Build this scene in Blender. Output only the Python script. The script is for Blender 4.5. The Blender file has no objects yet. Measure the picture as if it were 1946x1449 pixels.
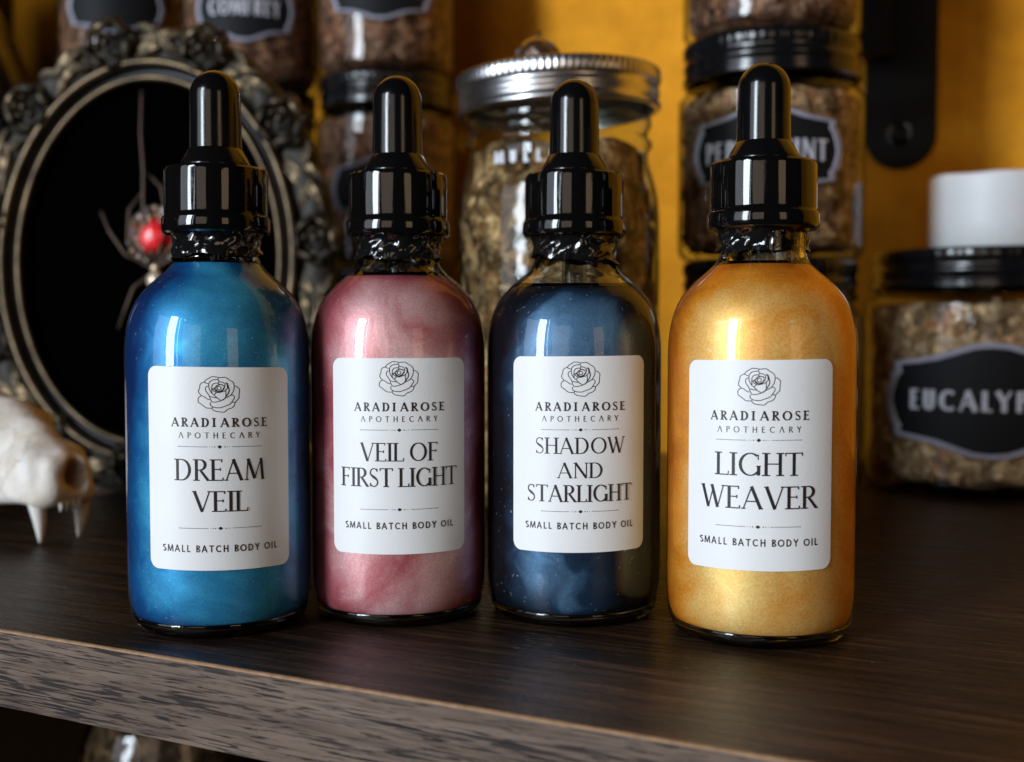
import bpy, math, random
import numpy as np
from mathutils import Vector, Matrix
random.seed(7); rng = np.random.default_rng(7)
C = bpy.context.scene
COL = C.collection
MM = 0.001
R = math.radians

# ------------------------------------------------------------------ camera
cam_d = bpy.data.cameras.new('camera'); cam = bpy.data.objects.new('camera', cam_d); COL.objects.link(cam)
cam.location = (0, 0, 80.5*MM)
cam.rotation_euler = (R(90-2.72), 0, 0)
cam_d.sensor_width = 36; cam_d.lens = 36*2200/1946
cam_d.clip_start = 0.01; cam_d.clip_end = 20
cam_d.dof.use_dof = True; cam_d.dof.focus_distance = 0.298; cam_d.dof.aperture_fstop = 10.5
C.camera = cam
C.render.resolution_x, C.render.resolution_y = 1024, 762

# ------------------------------------------------------------------ world (dim room) and lamps
w = bpy.data.worlds.new('World'); C.world = w; w.use_nodes = True
bg = w.node_tree.nodes['Background']
bg.inputs[0].default_value = (0.55, 0.5, 0.48, 1); bg.inputs[1].default_value = 0.025

def lamp(name, az, dist, z, wx, wz, radiance, color):
    d = bpy.data.lights.new(name, 'AREA'); d.shape = 'RECTANGLE'; d.size = wx; d.size_y = wz
    d.energy = radiance*math.pi*wx*wz; d.color = color
    o = bpy.data.objects.new(name, d); COL.objects.link(o)
    o.location = (math.sin(R(az))*dist, 0.32-math.cos(R(az))*dist, z)
    v = Vector((0, 0.32, 0.08))-Vector(o.location)
    o.rotation_euler = v.to_track_quat('-Z', 'Y').to_euler()
    return o
lamp('window_light', -47, 2.4, 0.55, 0.46, 1.5, 29, (0.80, 0.90, 1.0))
lamp('window_side_light', -37.6, 2.4, 0.55, 0.03, 1.5, 14, (0.85, 0.92, 1.0))
lamp('curtain_light', -62, 2.3, 0.5, 0.75, 1.3, 2.6, (0.80, 0.88, 1.0))
lamp('room_light', -20, 2.4, 0.45, 0.95, 1.2, 1.35, (1.0, 0.80, 0.64))
lamp('warm_room_light', 30, 2.4, 0.4, 0.55, 1.1, 1.8, (1.0, 0.70, 0.42))

C.view_settings.view_transform = 'Standard'; C.view_settings.look = 'None'
C.view_settings.exposure = 0; C.view_settings.gamma = 1
C.render.engine = 'CYCLES'
cy = C.cycles
cy.use_denoising = True
try: cy.denoiser = 'OPENIMAGEDENOISE'
except Exception: pass
cy.max_bounces = 10; cy.transparent_max_bounces = 24; cy.transmission_bounces = 10; cy.glossy_bounces = 5
cy.diffuse_bounces = 3
cy.caustics_reflective = False; cy.caustics_refractive = False
cy.sample_clamp_indirect = 4.0

# ------------------------------------------------------------------ materials
class NT:
    def __init__(s, name):
        s.m = bpy.data.materials.new(name); s.m.use_nodes = True
        s.t = s.m.node_tree; s.t.nodes.clear()
        s.out = s.n('ShaderNodeOutputMaterial')
    def n(s, kind, **kw):
        nd = s.t.nodes.new(kind)
        for k, v in kw.items():
            if k.startswith('i_'):
                key = k[2:].replace('_', ' ')
                if key not in nd.inputs: key = int(key)
                nd.inputs[key].default_value = v
            else: setattr(nd, k, v)
        return nd
    def l(s, a, b): s.t.links.new(a, b)
    def surf(s, sock): s.l(sock, s.out.inputs[0])
    def coord(s, scale=(1, 1, 1), rot=(0, 0, 0), loc=(0, 0, 0)):
        tc = s.n('ShaderNodeTexCoord'); mp = s.n('ShaderNodeMapping')
        s.l(tc.outputs['Object'], mp.inputs[0])
        mp.inputs['Scale'].default_value = scale; mp.inputs['Rotation'].default_value = rot; mp.inputs['Location'].default_value = loc
        return mp.outputs[0]
    def noise(s, vec, scale, detail=4, rough=0.5, dist=0.0):
        nd = s.n('ShaderNodeTexNoise'); s.l(vec, nd.inputs['Vector'])
        nd.inputs['Scale'].default_value = scale; nd.inputs['Detail'].default_value = detail
        nd.inputs['Roughness'].default_value = rough; nd.inputs['Distortion'].default_value = dist
        return nd
    def ramp(s, fac, stops, interp='LINEAR'):
        nd = s.n('ShaderNodeValToRGB'); nd.color_ramp.interpolation = interp
        e = nd.color_ramp.elements
        while len(e) > 1: e.remove(e[-1])
        for i, (p, c) in enumerate(stops):
            if not isinstance(c, (tuple, list)): c = (c, c, c)
            if i == 0: el = e[0]; el.position = p
            else: el = e.new(p)
            el.color = (*c[:3], 1)
        s.l(fac, nd.inputs[0]); return nd.outputs[0]
    def math(s, op, a, b=None):
        nd = s.n('ShaderNodeMath', operation=op)
        for i, v in enumerate((a, b)):
            if v is None: continue
            if isinstance(v, (int, float)): nd.inputs[i].default_value = v
            else: s.l(v, nd.inputs[i])
        return nd.outputs[0]
    def mix(s, fac, a, b, blend='MIX'):
        nd = s.n('ShaderNodeMixRGB', blend_type=blend)
        for i, v in enumerate((fac, a, b)):
            if isinstance(v, (int, float)): nd.inputs[i].default_value = v
            elif isinstance(v, tuple): nd.inputs[i].default_value = (*v[:3], 1)
            else: s.l(v, nd.inputs[i])
        return nd.outputs[0]
    def schlick(s, normal=None, f0=0.04):
        """two-sided reflectance of a thin sheet: the same from inside and outside"""
        g = s.n('ShaderNodeNewGeometry'); d = s.n('ShaderNodeVectorMath', operation='DOT_PRODUCT')
        s.l(g.outputs['Incoming'], d.inputs[0]); s.l(normal if normal is not None else g.outputs['Normal'], d.inputs[1])
        k = s.math('SUBTRACT', 1.0, s.math('MINIMUM', s.math('ABSOLUTE', d.outputs['Value']), 1.0))
        return s.math('ADD', f0, s.math('MULTIPLY', s.math('POWER', k, 5.0), 1-f0)), k
    def bump(s, h, strength, dist):
        nd = s.n('ShaderNodeBump'); nd.inputs['Strength'].default_value = strength; nd.inputs['Distance'].default_value = dist
        s.l(h, nd.inputs['Height']); return nd.outputs[0]

def pbr(t, color=None, rough=0.5, metal=0.0, coat=0.0, coat_rough=0.02, normal=None, spec=0.5, trans=0.0, sss=0.0, coat_normal=None, sheen=0.0):
    p = t.n('ShaderNodeBsdfPrincipled')
    for key, v in (('Base Color', color), ('Roughness', rough), ('Metallic', metal), ('Coat Weight', coat), ('Coat Roughness', coat_rough),
                   ('Specular IOR Level', spec), ('Transmission Weight', trans), ('Subsurface Weight', sss)):
        if v is None: continue
        if isinstance(v, (int, float)): p.inputs[key].default_value = v
        elif isinstance(v, tuple): p.inputs[key].default_value = (*v[:3], 1)
        else: t.l(v, p.inputs[key])
    if sss: p.inputs['Subsurface Scale'].default_value = 0.004
    if normal is not None: t.l(normal, p.inputs['Normal'])
    return p

def simple(name, color, amp=0.12, **kw):
    t = NT(name)
    vec = t.coord(); ns = t.noise(vec, 260, 4, 0.6)
    c = t.mix(t.ramp(ns.outputs[0], [(0.3, 0.0), (0.7, 1.0)]), tuple(x*(1-amp) for x in color), tuple(min(1, x*(1+amp*0.7)) for x in color))
    t.surf(pbr(t, c, **kw).outputs[0]); return t.m

def wood_top():
    t = NT('dark_wood_top')
    v = t.coord((1, 14, 14))
    warp = t.noise(v, 9, 3, 0.5, 0.4)
    g1 = t.noise(v, 22, 8, 0.68, 0.25)
    v2 = t.coord((1.0, 40, 40)); g2 = t.noise(v2, 26, 6, 0.7)
    c = t.ramp(g1.outputs[0], [(0.38, (0.004, 0.0025, 0.0018)), (0.5, (0.030, 0.015, 0.0085)), (0.61, (0.105, 0.054, 0.030))])
    c2 = t.mix(t.ramp(g2.outputs[0], [(0.38, 0.95), (0.55, 0.0)]), c, (0.003, 0.002, 0.0016))
    c3 = t.mix(0.25, c2, t.ramp(warp.outputs[0], [(0.35, (0.006, 0.004, 0.003)), (0.7, (0.06, 0.031, 0.018))]))
    # the printed board joint: a paler board along the front, from one point on
    sp = t.n('ShaderNodeSeparateXYZ'); t.l(t.coord(), sp.inputs[0])
    a = t.math('LESS_THAN', sp.outputs[1], 0.0438)
    b = t.math('GREATER_THAN', sp.outputs[0], 0.1400)
    m = t.math('MULTIPLY', a, b)
    c4 = t.mix(t.math('MULTIPLY', m, 0.5), c3, t.mix(1.0, c3, (2.2, 2.0, 1.9), 'MULTIPLY'))
    line = t.math('MULTIPLY', t.math('LESS_THAN', t.math('ABSOLUTE', t.math('SUBTRACT', sp.outputs[1], 0.0438)), 0.00035), b)
    c5 = t.mix(line, c4, (0.004, 0.003, 0.002))
    dust = t.n('ShaderNodeTexVoronoi'); t.l(t.coord(), dust.inputs['Vector']); dust.inputs['Scale'].default_value = 160
    ds = t.n('ShaderNodeSeparateColor'); t.l(dust.outputs['Color'], ds.inputs[0])
    dm = t.math('MULTIPLY', t.math('LESS_THAN', dust.outputs['Distance'], t.math('MULTIPLY', ds.outputs[0], 0.075)), 0.45)
    c6 = t.mix(dm, c5, (0.35, 0.3, 0.26))
    r = t.ramp(g1.outputs[0], [(0.3, 0.34), (0.7, 0.20)])
    nb = t.bump(g2.outputs[0], 0.8, 0.0005)
    t.surf(pbr(t, c6, rough=r, normal=nb, spec=0.28).outputs[0]); return t.m

def wood_edge():
    t = NT('oak_print_edge')
    rot = (0, R(2.6), 0)
    v = t.coord((1, 9, 9), rot=rot)
    g = t.noise(v, 15, 7, 0.62, 0.6)
    base = t.ramp(g.outputs[0], [(0.3, (0.085, 0.056, 0.042)), (0.52, (0.155, 0.108, 0.082)), (0.72, (0.205, 0.150, 0.118))])
    v2 = t.coord((1, 19, 19), rot=rot, loc=(0.3, 0, 0.1))
    p = t.noise(v2, 66, 2, 0.5, 0.35); q = t.noise(v2, 12, 3, 0.55, 0.2)
    d = t.math('MULTIPLY', t.ramp(p.outputs[0], [(0.50, 0.0), (0.55, 1.0)]), t.ramp(q.outputs[0], [(0.47, 0.0), (0.57, 1.0)]))
    v3 = t.coord((1, 26, 26), rot=rot, loc=(0.7, 0, 0.4)); fine = t.noise(v3, 75, 3, 0.6, 0.5)
    v4 = t.coord((1, 18, 18), rot=rot, loc=(1.7, 0, 0.9)); soft = t.noise(v4, 40, 3, 0.55, 0.8)
    c = t.mix(t.math('MULTIPLY', t.ramp(soft.outputs[0], [(0.53, 0.0), (0.66, 1.0)]), 0.4), base, (0.052, 0.038, 0.032))
    c = t.mix(t.math('MULTIPLY', d, 0.88), c, (0.016, 0.013, 0.013))
    c = t.mix(t.ramp(fine.outputs[0], [(0.555, 0.0), (0.60, 0.95)]), c, (0.012, 0.009, 0.008))
    t.surf(pbr(t, c, rough=0.6, spec=0.2, normal=t.bump(d, -0.35, 0.0003)).outputs[0]); return t.m

def liquid(name, deep, mid, bright, seed, metal=0.3, contrast=(0.36, 0.5, 0.66), glint=0.6, rough=0.46, sheen_range=(0.12, 0.85), shift=0.14, sss=0.25):
    t = NT(name)
    v = t.coord((1, 1, 1), loc=(seed*0.37, seed*0.11, seed*0.23))
    wv = t.noise(v, 24, 3, 0.5)
    vadd = t.n('ShaderNodeVectorMath', operation='MULTIPLY_ADD')
    t.l(wv.outputs['Color'], vadd.inputs[0]); vadd.inputs[1].default_value = (0.05, 0.05, 0.05); t.l(v, vadd.inputs[2])
    sw = t.noise(vadd.outputs[0], 26, 4, 0.5, 0.5)
    wisp = t.noise(vadd.outputs[0], 75, 6, 0.65, 1.2)
    # pearl pigment sheen painted into the colour: bright towards the eye, deep at flanks
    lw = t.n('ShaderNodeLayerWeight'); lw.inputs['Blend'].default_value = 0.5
    face = t.ramp(lw.outputs['Facing'], [(sheen_range[0], 1.0), (sheen_range[1], 0.0)], 'EASE')
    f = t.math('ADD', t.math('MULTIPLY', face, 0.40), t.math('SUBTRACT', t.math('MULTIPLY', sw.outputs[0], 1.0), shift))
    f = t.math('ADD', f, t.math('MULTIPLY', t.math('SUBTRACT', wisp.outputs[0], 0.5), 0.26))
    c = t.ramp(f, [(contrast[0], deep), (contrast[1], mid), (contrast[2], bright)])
    fine = t.noise(v, 1800, 2, 0.6)
    c = t.mix(0.32, c, t.mix(1.0, c, t.ramp(fine.outputs[0], [(0.3, 0.55), (0.7, 1.5)]), 'MULTIPLY'))
    pale = tuple(min(1, x*0.5+0.42) for x in bright)
    # mica flakes caught in the oil: many small, a few large
    for sc, lim, size in ((480, 0.93, 0.16), (1100, 0.84, 0.24)):
        vs = t.n('ShaderNodeVectorMath', operation='MULTIPLY'); t.l(vadd.outputs[0], vs.inputs[0]); vs.inputs[1].default_value = (1, 1, 1.3)
        vo = t.n('ShaderNodeTexVoronoi'); t.l(vs.outputs[0], vo.inputs['Vector']); vo.inputs['Scale'].default_value = sc
        sep = t.n('ShaderNodeSeparateColor'); t.l(vo.outputs['Color'], sep.inputs[0])
        near = t.math('LESS_THAN', vo.outputs['Distance'], t.math('MULTIPLY', sep.outputs[1], size))
        fl = t.math('MULTIPLY', t.math('MULTIPLY', near, t.math('GREATER_THAN', sep.outputs[0], lim)), glint)
        c = t.mix(fl, c, pale)
    nb = t.bump(sw.outputs[0], 0.12, 0.004)
    t.surf(pbr(t, c, rough=rough, metal=metal, normal=nb, spec=0.25, sss=sss).outputs[0]); return t.m

def thin_glass(name, tint=(0.97, 0.985, 0.98), edge=(0.35, 0.4, 0.38), rough=0.01, bumpy=0.0, edge_on=0.0):
    t = NT(name)
    tr = t.n('ShaderNodeBsdfTransparent'); gl = t.n('ShaderNodeBsdfGlossy'); gl.inputs['Roughness'].default_value = rough
    nb = t.bump(t.noise(t.coord(), 60, 3, 0.5).outputs[0], 0.4, bumpy) if bumpy else None
    fr, k = t.schlick(nb)
    if bumpy: t.l(nb, gl.inputs['Normal'])
    if edge_on: t.l(t.mix(t.ramp(t.schlick()[1], [(0.62, 0.0), (0.98, edge_on)]), tint, edge), tr.inputs[0])
    else: tr.inputs[0].default_value = (*tint, 1)
    ms = t.n('ShaderNodeMixShader'); t.l(fr, ms.inputs[0])
    t.l(tr.outputs[0], ms.inputs[1]); t.l(gl.outputs[0], ms.inputs[2]); t.surf(ms.outputs[0]); return t.m

def solid_glass(name, color=(0.96, 0.98, 0.98)):
    t = NT(name); g = t.n('ShaderNodeBsdfGlass'); g.inputs['Color'].default_value = (*color, 1)
    g.inputs['Roughness'].default_value = 0.0; g.inputs['IOR'].default_value = 1.5
    t.l(t.bump(t.noise(t.coord(), 90, 2, 0.5).outputs[0], 0.25, 0.0006), g.inputs['Normal'])
    t.surf(g.outputs[0]); return t.m

def herb(name, dark, mid, light, accent, seed=0, cell=170):
    t = NT(name)
    v = t.coord((1, 1, 1), loc=(seed*1.3, seed*0.7, seed*0.4))
    a = t.noise(v, 120, 5, 0.65, 1.2); b = t.noise(v, 380, 4, 0.6, 0.8); g = t.noise(v, 60, 2, 0.5)
    c = t.ramp(a.outputs[0], [(0.34, dark), (0.5, mid), (0.64, light)])
    c = t.mix(t.ramp(b.outputs[0], [(0.4, 0.55), (0.56, 0.0)]), c, dark)
    c = t.mix(t.ramp(g.outputs[0], [(0.62, 0.0), (0.72, 0.7)]), c, accent)
    vo = t.n('ShaderNodeTexVoronoi'); t.l(t.noise(v, 200, 2, 0.5).outputs['Color'], vo.inputs['Vector'])
    dv = t.n('ShaderNodeVectorMath', operation='MULTIPLY_ADD'); t.l(t.noise(v, 90, 2, 0.5).outputs['Color'], dv.inputs[0]); dv.inputs[1].default_value = (0.012,)*3; t.l(v, dv.inputs[2])
    t.l(dv.outputs[0], vo.inputs['Vector']); vo.inputs['Scale'].default_value = cell
    sp = t.n('ShaderNodeSeparateColor'); t.l(vo.outputs['Color'], sp.inputs[0])
    c = t.mix(0.85, c, t.mix(1.0, c, t.ramp(sp.outputs[0], [(0.0, 0.35), (0.45, 0.9), (1.0, 1.7)]), 'MULTIPLY'))
    t.surf(pbr(t, c, rough=0.85, normal=t.bump(a.outputs[0], 0.9, 0.004), spec=0.2).outputs[0]); return t.m

def wall_mat():
    t = NT('ochre_wall')
    v = t.coord(); a = t.noise(v, 5, 5, 0.6, 0.6); b = t.noise(v, 45, 5, 0.65)
    c = t.ramp(a.outputs[0], [(0.3, (0.62, 0.225, 0.008)), (0.5, (0.86, 0.345, 0.018)), (0.7, (0.96, 0.44, 0.034))])
    c = t.mix(0.3, c, t.mix(1.0, c, t.ramp(b.outputs[0], [(0.35, 0.6), (0.65, 1.3)]), 'MULTIPLY'))
    t.surf(pbr(t, c, rough=0.85, spec=0.15, normal=t.bump(b.outputs[0], 0.45, 0.003)).outputs[0]); return t.m

def bronze():
    t = NT('antique_bronze')
    v = t.coord(); a = t.noise(v, 140, 5, 0.65); b = t.noise(v, 30, 3, 0.5)
    c = t.ramp(a.outputs[0], [(0.40, (0.012, 0.009, 0.006)), (0.54, (0.065, 0.046, 0.025)), (0.70, (0.25, 0.175, 0.092))])
    c = t.mix(t.ramp(b.outputs[0], [(0.45, 0.0), (0.65, 0.5)]), c, (0.02, 0.018, 0.015))
    t.surf(pbr(t, c, rough=t.ramp(a.outputs[0], [(0.3, 0.6), (0.7, 0.34)]), metal=0.7, normal=t.bump(a.outputs[0], 0.5, 0.0008)).outputs[0]); return t.m

def bone():
    t = NT('bone')
    v = t.coord(); a = t.noise(v, 70, 4, 0.55); b = t.noise(v, 400, 3, 0.6)
    at = t.n('ShaderNodeAttribute', attribute_name='stain')
    c = t.ramp(a.outputs[0], [(0.35, (0.62, 0.54, 0.45)), (0.6, (0.80, 0.76, 0.71))])
    vc = t.n('ShaderNodeTexVoronoi', feature='DISTANCE_TO_EDGE'); vn = t.n('ShaderNodeVectorMath', operation='MULTIPLY_ADD')
    t.l(t.noise(v, 180, 4, 0.6).outputs['Color'], vn.inputs[0]); vn.inputs[1].default_value = (0.008,)*3; t.l(v, vn.inputs[2])
    t.l(vn.outputs[0], vc.inputs['Vector']); vc.inputs['Scale'].default_value = 34
    crack = t.ramp(vc.outputs['Distance'], [(0.0, 1.0), (0.012, 0.0)])
    c = t.mix(t.math('MULTIPLY', crack, 0.6), c, (0.30, 0.20, 0.12))
    c = t.mix(t.ramp(t.math('ADD', at.outputs['Fac'], t.math('MULTIPLY', t.math('SUBTRACT', a.outputs[0], 0.5), 0.5)), [(0.2, 0.0), (0.75, 0.9)]), c, (0.42, 0.23, 0.10))
    t.surf(pbr(t, c, rough=0.55, sss=0.1, spec=0.35, normal=t.bump(b.outputs[0], 0.35, 0.0008)).outputs[0]); return t.m

M = {}
M['wood'] = wood_top(); M['edge'] = wood_edge()
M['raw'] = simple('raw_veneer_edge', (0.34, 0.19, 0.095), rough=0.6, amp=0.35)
M['wall'] = wall_mat(); M['shade_board'] = simple('under_shelf_shade', (0.006, 0.003, 0.0015), rough=0.9, spec=0.0, amp=0.4)  # the board's near-black colour stands in for shade under the shelf
def dusty(name, color, rough, spec, amt=1.0):
    t = NT(name); v = t.coord()
    vo = t.n('ShaderNodeTexVoronoi'); t.l(v, vo.inputs['Vector']); vo.inputs['Scale'].default_value = 520
    sep = t.n('ShaderNodeSeparateColor'); t.l(vo.outputs['Color'], sep.inputs[0])
    d = t.math('MULTIPLY', t.math('LESS_THAN', vo.outputs['Distance'], t.math('MULTIPLY', sep.outputs[1], 0.10)), t.math('GREATER_THAN', sep.outputs[0], 0.86))
    sm = t.noise(v, 130, 4, 0.6)
    c = t.mix(t.math('MULTIPLY', d, 0.6*amt), color, (0.30, 0.28, 0.25))
    r = t.math('ADD', rough, t.ramp(sm.outputs[0], [(0.5, 0.0), (0.75, 0.10)]))
    t.surf(pbr(t, c, rough=r, spec=spec, normal=t.bump(sm.outputs[0], 0.04, 0.0005)).outputs[0]); return t.m
M['rubber'] = dusty('black_rubber', (0.003, 0.003, 0.0034), 0.14, 0.45)
M['cap'] = dusty('black_gloss_plastic', (0.003, 0.0027, 0.0027), 0.06, 0.5, 0.7)
def seal_mat():
    t = NT('black_shrink_film'); n = t.noise(t.coord((1, 1, 0.7)), 120, 1.5, 0.5, 0.8)
    t.surf(pbr(t, (0.006, 0.006, 0.006), rough=0.08, spec=0.6, normal=t.bump(n.outputs[0], 0.9, 0.0035)).outputs[0]); return t.m
M['seal'] = seal_mat()
def clear_film():
    t = NT('clear_shrink_film'); n = t.noise(t.coord((1, 1, 0.6)), 170, 3, 0.6, 1.0)
    nb = t.bump(n.outputs[0], 0.9, 0.002)
    tr = t.n('ShaderNodeBsdfTransparent'); tr.inputs[0].default_value = (0.62, 0.6, 0.57, 1)
    gl = t.n('ShaderNodeBsdfGlossy'); gl.inputs['Roughness'].default_value = 0.08; t.l(nb, gl.inputs['Normal'])
    fr, k = t.schlick(nb, 0.06)
    ms = t.n('ShaderNodeMixShader'); t.l(fr, ms.inputs[0]); t.l(tr.outputs[0], ms.inputs[1]); t.l(gl.outputs[0], ms.inputs[2])
    t.surf(ms.outputs[0]); return t.m
M['film'] = clear_film()
M['tube'] = thin_glass('dropper_glass', (0.8, 0.8, 0.8), (0.3, 0.3, 0.3), edge_on=1.0)
M['froth'] = simple('oil_froth', (0.5, 0.48, 0.46), rough=0.15, coat=1.0)
def paper():
    t = NT('white_label_paper'); v = t.coord(); a = t.noise(v, 1400, 3, 0.6); b = t.noise(v, 60, 3, 0.5)
    c = t.ramp(b.outputs[0], [(0.3, (0.835, 0.835, 0.83)), (0.7, (0.87, 0.87, 0.872))])
    t.surf(pbr(t, c, rough=0.42, spec=0.4, normal=t.bump(t.math('ADD', a.outputs[0], t.math('MULTIPLY', b.outputs[0], 2.0)), 0.12, 0.0004)).outputs[0]); return t.m
M['label'] = paper()
M['ink'] = simple('black_ink', (0.012, 0.008, 0.012), rough=0.5)
M['glass'] = thin_glass('bottle_glass')
M['solid'] = solid_glass('thick_bottle_glass')
M['jar'] = thin_glass('jar_glass', (0.90, 0.94, 0.91), (0.04, 0.07, 0.055), bumpy=0.002, edge_on=1.0)
M['lid'] = simple('black_jar_lid', (0.005, 0.005, 0.006), rough=0.16, spec=0.5)
M['plaque'] = simple('chalkboard_label', (0.006, 0.007, 0.009), rough=0.6, spec=0.2)
M['grey'] = simple('grey_label_border', (0.34, 0.34, 0.42), rough=0.5)
M['letter'] = simple('pale_grey_lettering', (0.55, 0.55, 0.62), rough=0.5)
M['silver'] = simple('brushed_tin', (0.62, 0.62, 0.63), rough=0.26, metal=1.0)
M['bracket'] = simple('black_painted_iron', (0.006, 0.0055, 0.006), rough=0.6, spec=0.25)
M['wax'] = simple('white_wax', (0.80, 0.82, 0.84), amp=0.02, rough=0.5, sss=0.3)
M['velvet'] = simple('black_backing', (0.0006, 0.0006, 0.0007), rough=1.0, spec=0.0)
M['ground'] = simple('blackened_bronze', (0.028, 0.024, 0.018), rough=0.6, metal=0.4)
M['bronze'] = bronze(); M['bone'] = bone()
def ring_bronze():
    t = NT('bronze_moulding'); v = t.coord(); a = t.noise(v, 60, 5, 0.6)
    c = t.ramp(a.outputs[0], [(0.35, (0.04, 0.028, 0.016)), (0.65, (0.135, 0.095, 0.052))])
    t.surf(pbr(t, c, rough=0.36, metal=0.75, normal=t.bump(a.outputs[0], 0.2, 0.0006)).outputs[0]); return t.m
M['ring'] = ring_bronze()
M['tooth'] = simple('tooth_enamel', (0.76, 0.73, 0.67), rough=0.4, sss=0.1)
M['gem'] = simple('red_gem', (0.85, 0.003, 0.008), rough=0.3, spec=0.3, coat=0.4)
M['gold'] = simple('tarnished_gold', (0.45, 0.33, 0.23), rough=0.35, metal=0.8)
M['crystal'] = simple('rhinestone', (0.55, 0.52, 0.55), rough=0.12, metal=0.5)
M['smoky'] = simple('smoky_amber_crystal', (0.085, 0.040, 0.018), rough=0.12, coat=1.0, metal=0.3)
M['emboss'] = thin_glass('embossed_glass', (0.75, 0.78, 0.8), (0.2, 0.2, 0.2), rough=0.12, edge_on=1.0)
HERB = [herb('dried_eucalyptus', (0.14, 0.065, 0.03), (0.52, 0.31, 0.165), (0.88, 0.64, 0.40), (0.55, 0.15, 0.05), 1, 120),
        herb('dried_peppermint', (0.12, 0.05, 0.022), (0.44, 0.24, 0.12), (0.80, 0.52, 0.30), (0.50, 0.20, 0.08), 2),
        herb('dried_brown_root', (0.05, 0.018, 0.010), (0.24, 0.105, 0.062), (0.56, 0.30, 0.19), (0.4, 0.15, 0.08), 3),
        herb('dried_mullein', (0.05, 0.025, 0.009), (0.30, 0.155, 0.06), (0.74, 0.48, 0.24), (0.50, 0.20, 0.05), 4, 110),
        herb('shade_darkened_herbs', (0.02, 0.01, 0.004), (0.07, 0.035, 0.015), (0.14, 0.08, 0.035), (0.12, 0.05, 0.02), 6, 110)]  # last entry: herb colours darkened to carry the shade under the shelf

# ------------------------------------------------------------------ mesh helpers (all sizes in millimetres)
def mesh(name, verts, faces, mat, parent=None, smooth=True, sharp=None, loc=None, label=None):
    me = bpy.data.meshes.new(name)
    v = np.asarray(verts, dtype=float)*MM
    me.from_pydata(v.tolist(), [], [tuple(int(i) for i in f) for f in faces]); me.update()
    for m in (mat if isinstance(mat, list) else [mat]): me.materials.append(m)
    if smooth:
        me.polygons.foreach_set('use_smooth', [True]*len(me.polygons))
        if sharp: me.set_sharp_from_angle(angle=R(sharp))
    o = bpy.data.objects.new(name, me); COL.objects.link(o)
    if parent: o.parent = parent
    if loc is not None: o.location = Vector(loc)*MM
    if label: o['label'] = label
    return o
def thing(name, label, cat, loc=(0, 0, 0), rotz=0, group=None, rot=None):
    o = bpy.data.objects.new(name, None); COL.objects.link(o); o.empty_display_size = 0.01
    o.location = Vector(loc)*MM; o.rotation_euler = rot or (0, 0, rotz)
    o['label'] = label; o['category'] = cat
    if group: o['group'] = group
    return o
def tag(o, label=None, cat=None, group=None, kind=None):
    for k, v in (('label', label), ('category', cat), ('group', group), ('kind', kind)):
        if v: o[k] = v
    return o
def lathe(prof, seg=96, fn=None):
    """prof: (r, z) from bottom to top, outward normals; r=0 ends are closed."""
    V = []; F = []; rings = []
    for r, z in prof:
        if r <= 1e-6: rings.append([len(V)]); V.append((0, 0, z)); continue
        ids = []
        for k in range(seg):
            a = 2*math.pi*k/seg; rr, zz = fn(r, z, a) if fn else (r, z)
            ids.append(len(V)); V.append((rr*math.cos(a), rr*math.sin(a), zz))
        rings.append(ids)
    for A, B in zip(rings, rings[1:]):
        if len(A) == 1 and len(B) == 1: continue
        for k in range(seg):
            k2 = (k+1) % seg
            if len(A) == 1: F.append((A[0], B[k2], B[k]))
            elif len(B) == 1: F.append((A[k], A[k2], B[0]))
            else: F.append((A[k], A[k2], B[k2], B[k]))
    return V, F
def smooth_prof(pts, n=6):
    """Catmull-Rom through the profile points"""
    P = [np.array(p, float) for p in pts]; out = []
    P = [2*P[0]-P[1]]+P+[2*P[-1]-P[-2]]
    for i in range(1, len(P)-2):
        for k in range(n):
            t = k/n; a, b, c, d = P[i-1], P[i], P[i+1], P[i+2]
            q = 0.5*((2*b)+(-a+c)*t+(2*a-5*b+4*c-d)*t*t+(-a+3*b-3*c+d)*t**3)
            out.append((max(0, q[0]), q[1]))
    out.append(tuple(P[-2])); return out
def box(x0, x1, y0, y1, z0, z1):
    V = [(x, y, z) for x in (x0, x1) for y in (y0, y1) for z in (z0, z1)]
    F = [(0, 1, 3, 2), (4, 6, 7, 5), (0, 4, 5, 1), (2, 3, 7, 6), (0, 2, 6, 4), (1, 5, 7, 3)]
    return V, F
def join(parts):
    V = []; F = []
    for v, f in parts:
        n = len(V); V += [tuple(p) for p in v]; F += [tuple(i+n for i in q) for q in f]
    return V, F
def ellipsoid(c, r, rot=None, u=14, v=9, bend=0.0, taper=0.0):
    V = [];
    for j in range(v+1):
        th = math.pi*j/v
        for i in range(u):
            a = 2*math.pi*i/u
            p = Vector((math.sin(th)*math.cos(a), math.sin(th)*math.sin(a), math.cos(th)))
            s = 1-taper*p.x
            q = Vector((p.x*r[0], p.y*r[1]*s, p.z*r[2]*s))
            if bend: q.y += bend*(p.x*p.x)*r[0]
            if rot: q = rot @ q
            V.append(tuple(q+Vector(c)))
    F = []
    for j in range(v):
        for i in range(u):
            i2 = (i+1) % u; F.append((j*u+i, (j+1)*u+i, (j+1)*u+i2, j*u+i2))
    return V, F
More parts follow.
